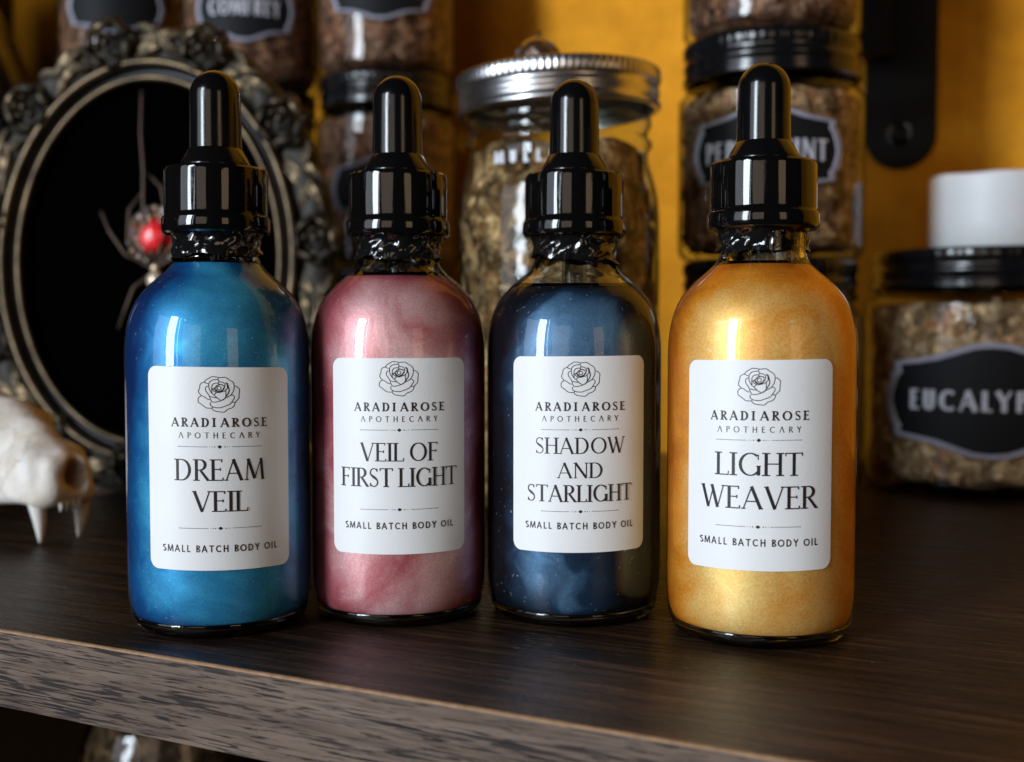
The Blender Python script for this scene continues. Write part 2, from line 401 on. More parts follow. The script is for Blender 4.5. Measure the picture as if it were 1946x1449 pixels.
def tube(pts, rad, seg=10):
    P = [Vector(p) for p in pts]; n = len(P); V = []; F = []
    rs = rad if isinstance(rad, (list, tuple)) else [rad]*n
    up = Vector((0.1, 1, 0.2)).normalized()
    for i, p in enumerate(P):
        t = (P[min(i+1, n-1)]-P[max(i-1, 0)]).normalized()
        a = t.cross(up).normalized(); b = t.cross(a)
        for k in range(seg):
            an = 2*math.pi*k/seg; V.append(tuple(p+(a*math.cos(an)+b*math.sin(an))*rs[i]))
    for i in range(n-1):
        for k in range(seg):
            k2 = (k+1) % seg; F.append((i*seg+k, (i+1)*seg+k, (i+1)*seg+k2, i*seg+k2))
    F.append(tuple(range(seg))); F.append(tuple(reversed(range((n-1)*seg, n*seg))))
    return V, F

# ------------------------------------------------------------------ lettering made of strokes
def resample(P, step):
    out = [P[0]]
    for a, b in zip(P, P[1:]):
        d = math.dist(a[:2], b[:2]); n = max(1, int(math.ceil(d/step)))
        for k in range(1, n+1): out.append(tuple(a[i]+(b[i]-a[i])*k/n for i in range(3)))
    return out
def arc(cx, cy, rx, ry, a0, a1, T, t, n=16):
    out = []
    for k in range(n+1):
        a = R(a0+(a1-a0)*k/n); out.append((cx+rx*math.cos(a), cy+ry*math.sin(a), t+(T-t)*abs(math.cos(a))**1.4))
    return out
def glyph(ch, T, t, sf):
    """strokes in a box one unit high; each stroke a list of (x, y, width)"""
    S = []
    def st(x, y0=0, y1=1, w=T, s0=True, s1=True):
        S.append([(x, y0, w), (x, y1, w)])
        if sf:
            k = 0.085+w/2
            if s0: S.append([(x-k, y0+t/2, t), (x+k, y0+t/2, t)])
            if s1: S.append([(x-k, y1-t/2, t), (x+k, y1-t/2, t)])
    def ln(*p, w=None): S.append([(x, y, (w if w else t)) for x, y in p])
    def ser(x, y, k=0.09):
        if sf: S.append([(x-k, y, t), (x+k, y, t)])
    h = t/2; a = T/2
    if ch in 'AΛ':
        ln((0.06, 0), (0.40, 1), w=t); S.append([(0.38, 1, T), (0.76, 0, T)])
        if ch == 'A': ln((0.19, 0.34), (0.63, 0.34))
        ser(0.06, h); ser(0.76, h); wd = 0.84
    elif ch == 'B':
        st(a+.06); S.append([(a, 1-h, t), (.28, 1-h, t)]+arc(.30, .76, .22, .24-h, 90, -90, T, t)[1:]+[(a+.06, .52, t)])
        S.append([(a+.06, .52, t)]+arc(.32, .26, .25, .26-h, 90, -90, T, t)+[(a, h, t)]); wd = .62
    elif ch == 'C':
        S.append(arc(.48, .5, .42-a*.6, .5-h, 48, 312, T, t, 24))
        if sf: ln((.775, .66), (.775, .93))
        wd = .84
    elif ch == 'D':
        st(a+.06); S.append([(a, 1-h, t), (.30, 1-h, t)]+arc(.32, .5, .46-a, .5-h, 88, -88, T, t, 22)+[(.30, h, t), (a, h, t)]); wd = .84
    elif ch in 'EF':
        st(a+.06); ln((a, 1-h), (.52, 1-h)); ln((a, .53), (.45, .53))
        if ch == 'E': ln((a, h), (.56, h))
        if sf:
            ln((.52, 1), (.52, .86)); ln((.45, .60), (.45, .46))
            if ch == 'E': ln((.56, 0), (.57, .15))
        wd = .60
    elif ch == 'G':
        S.append(arc(.48, .5, .43-a*.6, .5-h, 48, 315, T, t, 24)); S.append([(.80, .02, T), (.80, .42, T)])
        if sf: ser(.80, .42); ln((.78, .70), (.78, .93))
        else: ln((.55, .42), (.80, .42))
        wd = .90
    elif ch == 'H':
        st(a+.06); st(.74-a); ln((a, .52), (.72, .52)); wd = .80
    elif ch == 'I': st(a+.06); wd = .12+T
    elif ch == 'L':
        st(a+.06); ln((a, h), (.54, h))
        if sf: ln((.54, 0), (.56, .18))
        wd = .57
    elif ch == 'M':
        ln((.10, 0), (.17, 1), w=t); S.append([(.17, 1, T), (.49, .06, T)]); ln((.49, .06), (.82, 1), w=t); S.append([(.82, 1, T), (.90, 0, T)])
        ser(.10, h); ser(.90, h); wd = .98
    elif ch == 'N':
        ln((.12, 0), (.12, 1), w=t*1.2); S.append([(.11, 1, T), (.72, .02, T)]); ln((.73, 0), (.73, 1), w=t*1.2)
        ser(.12, h); ser(.73, 1-h); ser(.06, 1-h, .06); wd = .82
    elif ch == 'O': S.append(arc(.48, .5, .44-a*.6, .5-h, 0, 360, T, t, 32)); wd = .96
    elif ch in 'PR':
        st(a+.06); S.append([(a, 1-h, t), (.28, 1-h, t)]+arc(.30, .74, .23, .26-h, 90, -90, T, t)+[(a+.06, .48, t)])
        if ch == 'R':
            S.append([(.32, .48, T*.8), (.66, .02, T*.9)]); ser(.68, h, .06)
            wd = .70
        else: wd = .58
    elif ch == 'S':
        S.append(arc(.27, .745, .20, .255-h, 35, 195, t*1.3, t, 12)+[(.16, .60, T*.8), (.28, .51, T), (.40, .42, T*.8)]+arc(.27, .255, .21, .255-h, 20, -145, t*1.3, t, 12))
        if sf: ln((.445, .80), (.445, .97)); ln((.075, .03), (.075, .22))
        wd = .54
    elif ch == 'T':
        st(.36, s1=False); ln((.02, 1-h), (.70, 1-h))
        if sf: ln((.03, 1), (.02, .85)); ln((.69, 1), (.70, .85))
        wd = .72
    elif ch == 'U':
        ln((a+.06, 1), (a+.06, .30), w=T); S.append(arc(.36, .30, .30-a, .30-h, 180, 360, T, t, 14)); ln((.66-a+.0, .30), (.66-a, 1), w=(t if sf else T)); wd = .72
    elif ch == 'V':
        S.append([(.08, 1, T), (.42, 0, T)]); ln((.42, 0), (.74, 1), w=t); ser(.08, 1-h); ser(.74, 1-h); wd = .80
    elif ch == 'W':
        S.append([(.07, 1, T), (.34, 0, T)]); ln((.34, 0), (.56, .86), w=t); S.append([(.50, 1, T), (.76, 0, T)]); ln((.76, 0), (1.02, 1), w=t)
        ser(.07, 1-h); ser(1.02, 1-h); ser(.50, 1-h, .07); wd = 1.08
    elif ch == 'Y':
        S.append([(.05, 1, T), (.36, .48, T)]); ln((.36, .48), (.66, 1), w=t); st(.36, 0, .5, s1=False); ser(.05, 1-h); ser(.66, 1-h); wd = .72
    else: wd = .20 if sf else .34
    return S, wd
def text_strokes(s, cx, cy, width, height, T, t, sf, track=0.10):
    gl = [glyph(c, T, t, sf) for c in s]
    nat = sum(g[1] for g in gl)+track*(len(gl)-1)
    sx = width/nat; out = []; x = cx-width/2
    for S, wd in gl:
        for st in S: out.append([(x+p[0]*sx, cy-height/2+p[1]*height, p[2]*min(sx, height)) for p in st])
        x += (wd+track)*sx
    return out
def ribbons(strokes, mapper, step=0.5, lift=0.0016):
    """each stroke becomes a flat ribbon printed on the curved sheet; strokes sit a hair above each other"""
    V = []; F = []
    for si, st in enumerate(strokes):
        P = resample(st, step); n = len(P); base = len(V)
        for i, (x, y, w_) in enumerate(P):
            a = P[max(i-1, 0)]; b = P[min(i+1, n-1)]
            dx, dy = b[0]-a[0], b[1]-a[1]; L = math.hypot(dx, dy) or 1
            nx, ny = -dy/L*w_/2, dx/L*w_/2
            V.append(mapper(x+nx, y+ny, si*lift)); V.append(mapper(x-nx, y-ny, si*lift))
        for i in range(n-1):
            k = base+2*i; F.append((k, k+1, k+3, k+2))
    return V, F
def cyl_map(Rad, a0, off, tilt=0.0):
    def m(x, y, l):
        a = a0+x/Rad; r = Rad+off+l
        return (r*math.sin(a), -r*math.cos(a), y+tilt*x)
    return m
def disc_strokes(cx, cy, r): # a filled dot as a fat short ribbon
    return [[(cx-r, cy, 0.02), (cx-r*.55, cy, r*1.55), (cx, cy, r*2), (cx+r*.55, cy, r*1.55), (cx+r, cy, 0.02)]]

ROSE = [
 [(420,385),(470,320),(590,250),(625,228),(720,232),(820,250),(800,290),(770,310),(700,312),(620,335),(565,385),(540,440)],
 [(420,385),(450,410),(520,432)],
 [(420,385),(340,415),(295,470),(285,570),(252,640),(262,700),(335,775),(400,800),(500,875),(560,890)],
 [(515,497),(465,525),(445,580),(465,650),(530,740),(560,800),(580,880),(620,950)],
 [(335,780),(275,810),(240,860),(240,960),(330,1025),(440,1115),(500,1135),(620,1135)],
 [(620,955),(720,962),(870,920),(1020,830),(1160,755),(1210,755),(1255,800),(1245,850),(1180,950),(1130,1015),(1060,1050),(950,1090),(860,1122),(740,1122),(650,1100),(590,1060),(570,1000),(600,965)],
 [(640,1100),(620,1135),(650,1185),(710,1220),(830,1240),(950,1252),(990,1230),(1060,1165),(1180,1125),(1240,1070),(1270,970)],
 [(1270,490),(1330,515),(1400,590),(1385,700),(1378,850),(1270,965),(1180,965)],
 [(820,255),(900,250),(990,240),(1050,270),(1110,320),(1190,360),(1240,430),(1250,530),(1225,640),(1150,760),(1030,830)],
 [(540,440),(540,520),(560,600),(610,690),(700,770),(780,850),(880,915),(960,880),(1010,800),(1015,650),(1000,600)],
 [(800,310),(830,365),(930,390),(990,430),(985,520),(950,590)],
 [(800,410),(740,410),(670,430),(625,490),(620,600),(625,690)],
 [(1010,395),(1060,430),(1085,530),(1110,610),(1085,700),(1020,790)],
 [(690,740),(740,690),(850,680),(980,640),(1060,560),(1050,450),(1010,395)],
 [(640,585),(700,560),(770,480),(850,450),(930,470),(960,500)],
 [(700,560),(740,640),(830,660),(920,620),(970,540)],
 [(770,520),(830,505),(880,530),(870,590),(820,615),(770,580),(770,520)],
 [(740,640),(770,600)],[(640,590),(690,650),(760,690)],
 [(580,800),(650,820),(760,835)], [(830,365),(800,430),(850,460)], [(540,440),(545,500)]]

# ------------------------------------------------------------------ setting: shelf, wall (shelf frame: x along front edge, y back)
SH = R(-26.3)
E0 = Vector((-135.9, 303.6, 0))
def sh(u, v, z=0):
    e = Vector((math.cos(SH), math.sin(SH), 0)); n = Vector((-math.sin(SH), math.cos(SH), 0))
    return E0+e*u+n*v+Vector((0, 0, z))
TH = 20.6
V, F = box(-559, 900, 0.9, 489, -TH, 0)
shelf = mesh('shelf', V, F, M['wood'], smooth=False); shelf.location = E0*MM; shelf.rotation_euler = (0, 0, SH); tag(shelf, kind='structure')
V, F = box(-559, 900, 0, 0.898, -TH, -0.55)
mesh('front_edge', V, F, M['edge'], shelf, smooth=False)
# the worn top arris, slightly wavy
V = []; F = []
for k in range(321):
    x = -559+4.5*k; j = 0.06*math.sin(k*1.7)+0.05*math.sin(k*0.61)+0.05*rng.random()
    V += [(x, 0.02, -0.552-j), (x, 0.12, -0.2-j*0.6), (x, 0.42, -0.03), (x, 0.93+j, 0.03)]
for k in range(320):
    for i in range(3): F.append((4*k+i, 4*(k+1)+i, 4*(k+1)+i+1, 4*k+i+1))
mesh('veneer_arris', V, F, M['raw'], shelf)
V, F = box(-1500, 1900, 490, 500, -700, 1200)
wall = mesh('wall', V, F, M['wall'], smooth=False); wall.location = E0*MM; wall.rotation_euler = (0, 0, SH); tag(wall, kind='structure')
V, F = box(-559, 900, 0, 489, -272, -250.5)
low = mesh('lower_shelf', V, F, M['wood'], smooth=False); low.location = E0*MM; low.rotation_euler = (0, 0, SH); tag(low, kind='structure')

V, F = box(-22, 0, 0, 488, -250, 620)
side = mesh('added_shade_panel', V, F, M['wood'], smooth=False); p_ = sh(-560, 1.5, 1); side.location = p_*MM; side.rotation_euler = (0, 0, SH); tag(side, kind='structure')  # unseen panel added to keep window light off the left wall
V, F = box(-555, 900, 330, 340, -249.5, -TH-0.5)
back = mesh('added_shade_board', V, F, M['shade_board'], smooth=False); back.location = E0*MM; back.rotation_euler = (0, 0, SH); tag(back, kind='structure')  # added dark board in place of the shade below the shelf

# ------------------------------------------------------------------ dropper bottles
OUT = smooth_prof([(24.36, 7.5), (24.48, 11), (24.5, 16), (24.5, 30), (24.5, 50), (24.5, 66), (24.5, 72), (24.35, 76.5), (23.7, 81), (22.5, 85), (20.8, 88.2), (18.4, 91), (15.9, 93.3), (13.6, 95.2), (11.9, 97.2), (11.2, 99.2), (11.1, 101), (11.1, 106.5)], 5)
def r_at(z):
    zs = [p[1] for p in OUT]; rs = [p[0] for p in OUT]; return float(np.interp(z, zs, rs))
def heel():  # outer heel profile
    return [(0, 0.8), (18.0, 0.6), (20.2, 0.15), (21.2, 0.0), (22.2, 0.4), (23.0, 1.5), (23.5, 3.0), (23.75, 3.9)]
def bottle(loc, face, top, level, liq, label, title, dy, tilt=0.0, seal=(98.5, 98.5), seal_phase=0.0, clear_part=False, scale=1.0, seed=1):
    t = thing('dropper_bottle', label, 'bottle', loc, 0, 'dropper bottles in a row on the shelf')
    t.scale = (scale,)*3
    a0 = R(face)
    # liquid
    lp = [(0, 2.1), (12, 1.85), (18, 1.55), (20.6, 1.8), (21.95, 2.6), (22.85, 3.9), (23.45, 5.4), (23.85, 7.2), (24.12, 9.8), (24.25, 12.5)]
    zz = [z for z in np.linspace(16, level-0.2, 44)]
    lp += [(r_at(z)-0.22, z) for z in zz]+[(r_at(level)-0.5, level), (r_at(level)*0.8, level-0.15), (0, level-0.15)]
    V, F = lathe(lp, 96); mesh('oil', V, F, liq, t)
    # froth along the meniscus
    bub = []
    rr = r_at(level)-1.5
    for k in range(80):
        a = rng.random()*2*math.pi; s = 0.12+0.34*rng.random()**2; q = rr+0.6-rng.random()*1.4
        bub.append(ellipsoid((q*math.cos(a), q*math.sin(a), level-0.05), (s, s, s*0.8), u=8, v=5))
    V, F = join(bub); o = mesh('bubbles', V, F, M['froth'], t); tag(o, kind='stuff')
    # thin glass wall over the oil
    gp = [(23.76, 3.95), (24.05, 5.4), (24.28, 7.0)]+[(r_at(z), z) for z in np.linspace(9, level, 44)]
    V, F = lathe(gp, 128); mesh('glass_body', V, F, M['glass'], t)
    # clear shoulder and neck, with real wall thickness
    zs = list(np.linspace(level+0.02, 106.3, 22)); wall_t = 1.5
    outer = [(r_at(z), z) for z in zs]; inner = [(max(8.6, r_at(z)-wall_t), z) for z in reversed(zs)]
    prof = outer+inner+[outer[0]]
    V, F = lathe(prof, 96); mesh('neck', V, F, M['solid'], t)
    # thick glass foot
    hp = heel(); ip = [(23.5, 3.95), (23.2, 3.85), (22.6, 3.1), (21.9, 2.25), (20.6, 1.45), (18, 1.25), (12, 1.5), (0, 1.8)]
    V, F = lathe(hp+ip, 96); mesh('glass_foot', V, F, M['solid'], t)
    # pipette
    V, F = lathe([(3.5, level-0.1), (3.5, 108), (2.6, 108), (2.6, level-0.1)], 32); mesh('pipette', V, F, M['tube'], t)
    # shrink film round the neck
    ph = seal_phase
    def low_edge(a): return seal[0]+(seal[1]-seal[0])*(0.5+0.5*math.cos(a))+0.5*math.sin(3*a+ph)+0.35*math.sin(7*a+2*ph)
    V = []; F = []; seg = 96; rows = 12
    for j in range(rows+1):
        for k in range(seg):
            a = 2*math.pi*k/seg; z = low_edge(a)+(105.4-low_edge(a))*j/rows
            r = max(r_at(min(z, 106))+0.35, 11.6)+0.30*math.sin(5*a+z*0.9+ph)+0.25*math.sin(11*a-z*1.3)+(0.55*math.exp(-((z-low_edge(a))/0.8)**2))
            if j > rows-3: r += 0.7*(j-rows+3)/3
            V.append((r*math.cos(a), r*math.sin(a), z))
    for j in range(rows):
        for k in range(seg):
            k2 = (k+1) % seg
            if clear_part and abs(((2*math.pi*k/seg)-R(-52)+math.pi) % (2*math.pi)-math.pi) < R(38) and j < 10: continue
            F.append((j*seg+k, j*seg+k2, (j+1)*seg+k2, (j+1)*seg+k))
    mesh('shrink_seal', V, F, M['seal'], t)
    if clear_part:
        F2 = []
        for j in range(10):
            for k in range(seg):
                k2 = (k+1) % seg
                if abs(((2*math.pi*k/seg)-R(-52)+math.pi) % (2*math.pi)-math.pi) < R(38): F2.append((j*seg+k, j*seg+k2, (j+1)*seg+k2, (j+1)*seg+k))
        mesh('clear_film', V, F2, M['film'], t)
    # collar
    cp = [(10.9, 105.2), (13.6, 105.2), (14.25, 105.7), (14.5, 106.3), (14.5, 109.2), (14.25, 109.75), (13.85, 109.95), (13.7, 110.4), (13.8, 110.9), (13.8, 121.6), (13.65, 122.3), (13.1, 122.9), (12.3, 123.1), (9.0, 123.15), (0, 123.15)]
    def kn(r, z, a):
        if 111 < z < 121.7: return r+0.035*math.sin(a*40), z
        return r, z
    V, F = lathe(cp, 160, kn); mesh('collar', V, F, M['cap'], t, sharp=28)
    # bulb
    dz = top-149.3
    bp = [(9.55, 123.17), (9.6, 123.6), (9.3, 124.3), (7.35, 127.9), (7.0, 128.2), (6.98, 128.5)]
    bp += [(6.98-0.22*(k/8), 128.6+(142.4+dz-128.6)*k/8) for k in range(1, 9)]
    bp += [(6.76*math.cos(R(q)), 142.4+dz+6.9*math.sin(R(q))) for q in range(6, 90, 6)]+[(0, 149.3+dz)]
    V, F = lathe(bp, 96); mesh('rubber_bulb', V, F, M['rubber'], t, sharp=35)
    # label
    RL = 24.5; LT, LB = dy, dy-51.8; half = 19.3; rc = 2.6
    mp = cyl_map(RL, a0, 0.14, tilt); mi = cyl_map(RL, a0, 0.01, tilt)
    xs = sorted(set([-half+rc*(1-math.cos(R(q))) for q in range(0, 91, 9)]+list(np.linspace(-half+rc, half-rc, 50))+[half-rc*(1-math.cos(R(q))) for q in range(0, 91, 9)]))
    V = []; F = []
    for x in xs:
        e = max(0, abs(x)-(half-rc)); ins = rc-math.sqrt(max(0, rc*rc-e*e))
        V += [mi(x, LT-ins, 0), mp(x, LT-ins, 0), mp(x, (LT+LB)/2, 0), mp(x, LB+ins, 0), mi(x, LB+ins, 0)]
    n = len(xs)
    for i in range(n-1):
        for j in range(4): F.append((5*i+j, 5*i+j+1, 5*(i+1)+j+1, 5*(i+1)+j))
    for i in (0, n-1): F.append((5*i, 5*i+1, 5*i+3, 5*i+4))
    lab = mesh('label', V, F, M['label'], t, sharp=40)
    mt = cyl_map(RL, a0, 0.165, tilt)
    def put(name, st):
        V, F = ribbons(st, mt); return mesh(name, V, F, M['ink'], lab, smooth=False)
    rc_y, br, ap, d1, rows_, d2, sm = title
    k = 10.3/1170
    rs = [[((x-825)*k, LT+rc_y-(y-740)*k, 0.20) for x, y in s] for s in ROSE]
    rs[15] = [(x, y, 0.34) for x, y, _ in rs[15]]; rs[14] = [(x, y, 0.26) for x, y, _ in rs[14]]; rs[12] = [(x, y, 0.26) for x, y, _ in rs[12]]
    put('rose_emblem', rs)
    put('maker_name', text_strokes('ARADI', -6.55, LT+br, 11.2, 2.3, .21, .10, True, .30)+text_strokes('AROSE', 6.25, LT+br, 12.0, 2.3, .21, .10, True, .30))
    put('maker_line', text_strokes('ΛPOTHECΛRY', 0, LT+ap, 20.6, 1.5, .15, .10, False, .62))
    def divider(y):
        s = [[(-10.4, y, .12), (-3.0, y, .12)], [(3.0, y, .12), (10.4, y, .12)]]
        s += [[(-0.62, y, .02), (0, y, .95), (0.62, y, .02)]]
        for q, r_ in ((1.25, .16), (1.85, .12), (2.4, .09)): s += disc_strokes(q, y, r_)+disc_strokes(-q, y, r_)
        s += disc_strokes(-10.4, y, .12)+disc_strokes(10.4, y, .12)
        return s
    put('divider', divider(LT+d1)); put('divider', divider(LT+d2))
    st = []
    for s, y, wd, h in rows_: st += text_strokes(s, 0, LT+y, wd, h, .14, .052, True, .055)
    put('oil_name', st)
    put('product_line', text_strokes('SMALL BATCH BODY OIL', 0, LT+sm, 30.2, 1.8, .17, .17, False, .22))
    return t

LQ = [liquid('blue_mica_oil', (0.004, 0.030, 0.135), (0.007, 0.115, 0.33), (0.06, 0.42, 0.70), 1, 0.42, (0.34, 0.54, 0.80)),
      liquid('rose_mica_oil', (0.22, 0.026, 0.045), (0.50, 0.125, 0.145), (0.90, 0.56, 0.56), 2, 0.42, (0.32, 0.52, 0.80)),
      liquid('midnight_mica_oil', (0.004, 0.0055, 0.010), (0.012, 0.034, 0.074), (0.12, 0.26, 0.44), 5, 0.4, (0.46, 0.63, 0.86), sheen_range=(0.05, 0.66), shift=0.23, sss=0.0),
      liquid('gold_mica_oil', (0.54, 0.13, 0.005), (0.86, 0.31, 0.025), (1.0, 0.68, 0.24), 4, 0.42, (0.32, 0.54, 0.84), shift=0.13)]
bottle((-80.2, 316.1, 0), 14.4, 149.3, 97.4, LQ[0], 'dropper bottle of bright blue shimmering oil labelled DREAM VEIL', (-6.9, -14.0, -17.3, -20.2, [('DREAM', -26.1, 22.8, 5.5), ('VEIL', -34.1, 13.8, 5.3)], -41.0, -46.2), 70.1, -0.018, (98.5, 99.5), 0.5, seed=1)
bottle((-32.1, 327.3, 0), 5.9, 150.3, 94.3, LQ[1], 'dropper bottle of rose pink shimmering oil labelled VEIL OF FIRST LIGHT', (-5.4, -12.8, -16.0, -18.9, [('VEIL OF', -24.7, 21.0, 4.9), ('FIRST LIGHT', -31.4, 32.6, 5.0)], -39.9, -44.2), 72.1, 0.0, (99.2, 98.6), 2.0, seed=2)
bottle((17.5, 327.2, 0), 1.2, 149.3, 91.2, LQ[2], 'dropper bottle of midnight blue oil, almost black, labelled SHADOW AND STARLIGHT', (-6.0, -13.2, -16.4, -19.3, [('SHADOW', -23.5, 24.4, 4.3), ('AND', -30.0, 12.2, 4.1), ('STARLIGHT', -36.1, 29.2, 4.5)], -40.9, -44.7), 72.6, 0.008, (99.8, 97.6), 3.6, seed=3)
bottle((66.0, 306.2, 0), -13.2, 148.8, 96.2, LQ[3], 'dropper bottle of golden amber shimmering oil labelled LIGHT WEAVER', (-6.5, -13.6, -17.0, -19.6, [('LIGHT', -25.5, 21.6, 5.7), ('WEAVER', -33.7, 29.4, 5.6)], -40.9, -44.8), 72.0, 0.012, (99.5, 100.0), 5.0, clear_part=True, scale=1.003, seed=4)

# ------------------------------------------------------------------ storage jars
def flakes(rad, z0, z1, n, size, seed):
    g = np.random.default_rng(seed); V = []; F = []
    for _ in range(n):
        a = g.random()*2*math.pi; z = z0+(z1-z0)*g.random(); r = rad-0.2-g.random()*2.0
        c = Vector((r*math.cos(a), r*math.sin(a), z))
        nrm = Vector((math.cos(a), math.sin(a), 0)); tn = Vector((-math.sin(a), math.cos(a), 0))
        th = g.random()*math.pi; d = tn*math.cos(th)+Vector((0, 0, 1))*math.sin(th); e = d.cross(nrm)
        L = size*(0.5+g.random()); W = L*(0.25+0.3*g.random()); cu = (g.random()-0.3)*L*0.35
        base = len(V)
        for s in (-1, -0.33, 0.33, 1):
            w_ = W*(1-0.6*s*s)
            off = -nrm*(abs(s)*cu+0.2)
            V.append(tuple(c+d*(L*s)+e*w_+off)); V.append(tuple(c+d*(L*s)-e*w_+off*0.3))
        for i in range(3): F.append((base+2*i, base+2*i+1, base+2*i+3, base+2*i+2))
    return V, F
def plaque_outline(hw, hh):
    q = [(0, 1), (.15, .975), (.33, .86), (.5, .76), (.7, .70), (.885, .665), (.895, .60), (.88, .52), (.93, .42), (.965, .27), (.99, .13), (1, 0)]
    pts = [(x*hw, y*hh) for x, y in q]
    # densify, then mirror
    d = []
    for a, b in zip(pts, pts[1:]):
        for k in range(3): d.append((a[0]+(b[0]-a[0])*k/3, a[1]+(b[1]-a[1])*k/3))
    d.append(pts[-1])
    full = d+[(x, -y) for x, y in reversed(d[:-1])]+[(-x, -y) for x, y in d[1:]]+[(-x, y) for x, y in reversed(d[1:-1])]
    return full
def plaque(parent, rad, face, zc, hw, hh, text, th, tw, lab=None):
    o = plaque_outline(hw, hh); n = len(o); a0 = R(face)
    def fill(s0, s1, off, rings, inner_cap=True):
        m = cyl_map(rad, a0, off); V = []; F = []
        for j in range(rings+1):
            s = s1+(s0-s1)*j/rings
            sx, sy = (s, s)
            V += [m(x*sx, zc+y*sy, 0) for x, y in o]
        for j in range(rings):
            for k in range(n): k2 = (k+1) % n; F.append((j*n+k, j*n+k2, (j+1)*n+k2, (j+1)*n+k))
        if inner_cap: V.append(m(0, zc, 0)); F += [(rings*n+k, rings*n+(k+1) % n, len(V)-1) for k in range(n)]
        return V, F
    V, F = fill(0.06, 0.97, 0.25, 10); p = mesh('jar_label', V, F, M['plaque'], parent)
    m1 = cyl_map(rad, a0, 0); V = []; F = []
    prof = [(1.0, 0.05), (0.985, 0.75), (0.965, 0.8), (0.955, 0.45), (0.94, 0.45), (0.932, 0.85), (0.91, 0.8), (0.90, 0.27)]
    for s, off in prof:
        mm = cyl_map(rad, a0, off); V += [mm(x*s, zc+y*s, 0) for x, y in o]
    for j in range(len(prof)-1):
        for k in range(n): k2 = (k+1) % n; F.append((j*n+k, j*n+k2, (j+1)*n+k2, (j+1)*n+k))
    mesh('label_border', V, F, M['grey'], p)
    if text:
        mt = cyl_map(rad, a0, 0.32); V, F = ribbons(text_strokes(text, 0, zc, tw, th, .26, .13, False, .13), mt, 1.5, 0.004)
        mesh('lettering', V, F, M['letter'], p, smooth=False)
    return p
def herb_jar(loc, r, H, mat, label, text=None, face=0, hw=36, hh=19.8, th=11, tw=56, zc=None, fill_top=0.80, size=3.0, n=650, seed=1, group=None, rotz=0):
    t = thing('storage_jar', label, 'jar', loc, rotz, group)
    lid0 = H-19
    gl = smooth_prof([(r*0.80, 0.3), (r*0.93, 0.8), (r*0.985, 4), (r, 9), (r, H*0.4), (r, lid0-11), (r*0.985, lid0-7), (r*0.93, lid0-3.4), (r*0.90, lid0-1), (r*0.90, lid0+3)], 4)
    gl = [(0, 1.2)]+gl
    V, F = lathe(gl, 72); mesh('jar_glass', V, F, M['jar'], t)
    ft = 6+(lid0-9-6)*fill_top/0.8 if fill_top <= 0.8 else lid0-9
    cp = [(0, 5), (r*0.85, 5.2), (r-3.2, 9)]+[(r-2.6, z) for z in np.linspace(11, ft, 8)]+[(r-5, ft+1.5), (0, ft+2)]
    def fn(rr, z, a): return rr-0.8*(0.5+0.5*math.sin(a*17+z*0.5+seed))*(1 if 6 < z < ft+1 else 0), z+0.6*math.sin(a*9+seed)
    c = lathe(cp, 72, fn); f = flakes(r-0.9, 6+size*0.6, ft-size*0.6, n, size, seed)
    V, F = join([c, f]); o = mesh('dried_herbs', V, F, mat, t); tag(o, kind='stuff')
    rl = r*0.945
    lp = [(rl-1.6, lid0), (rl-0.2, lid0+0.1), (rl+0.4, lid0+0.7), (rl+0.4, lid0+2.8), (rl-0.5, lid0+3.5), (rl-0.5, lid0+6.4), (rl+0.15, lid0+7.3), (rl+0.15, lid0+9), (rl-0.5, lid0+10), (rl-0.5, lid0+12.6), (rl, lid0+13.4), (rl, lid0+17.3), (rl-0.6, lid0+18.6), (rl-2, H), (rl-4, H-0.3), (rl-5, H-0.9), (0, H-0.9)]
    def kn(rr, z, a): return (rr+(0.22*math.sin(a*60) if lid0+13 < z < lid0+17.8 else 0), z)
    V, F = lathe(lp, 240, kn); mesh('screw_lid', V, F, M['lid'], t, sharp=40)
    if text is not None: plaque(t, r, face, zc, hw, hh, text, th, tw)
    return t
G1 = 'black lidded herb jars stacked at the back of the shelf'
# eucalyptus jar
herb_jar((238.5, 583, 0), 59, 117.5, HERB[0], 'wide jar of pale chopped leaves labelled EUCALYPTUS under the white candle', 'EUCALYPTUS', -19.5, 53.5, 27, 9.6, 76, zc=46, size=6.5, n=900, seed=11)
# peppermint stack
herb_jar((123, 556, 0), 43, 111, HERB[1], 'dark herb jar at the foot of the stack under the PEPPERMINT jar', None, n=300, seed=21, group=G1)
herb_jar((123, 556, 111), 43.5, 102, HERB[1], 'herb jar labelled PEPPERMINT, middle jar of the right hand stack', 'PEPPERMINT', -15.6, 37.0, 20.5, 9.5, 57, zc=47, seed=22, size=4.6, n=750, group=G1)
herb_jar((123, 556, 213), 41.5, 110, HERB[2], 'herb jar standing on the PEPPERMINT jar, cut by the top edge of the photo', '', -8, 35, 20, 9.5, 50, zc=56, n=400, seed=23, group=G1)
# middle stack
SX, SY = -77, 721
herb_jar((SX, SY, 0), 43, 115, HERB[2], 'bottom jar of the stack behind the rose pink bottle', '', 4, n=300, zc=50, hw=33, seed=31, group=G1)
herb_jar((SX, SY, 115), 43, 115.5, HERB[2], 'jar of reddish herbs right behind the dropper of the rose pink bottle', '', 2, 34, 19, 9, 48, zc=46, seed=32, group=G1)
herb_jar((SX, SY, 230.5), 43, 115, HERB[2], 'jar of reddish brown herbs on top of the stack behind the rose pink bottle', 'CALENDULA', 1, 33, 19, 9, 48, zc=46, seed=33, group=G1)
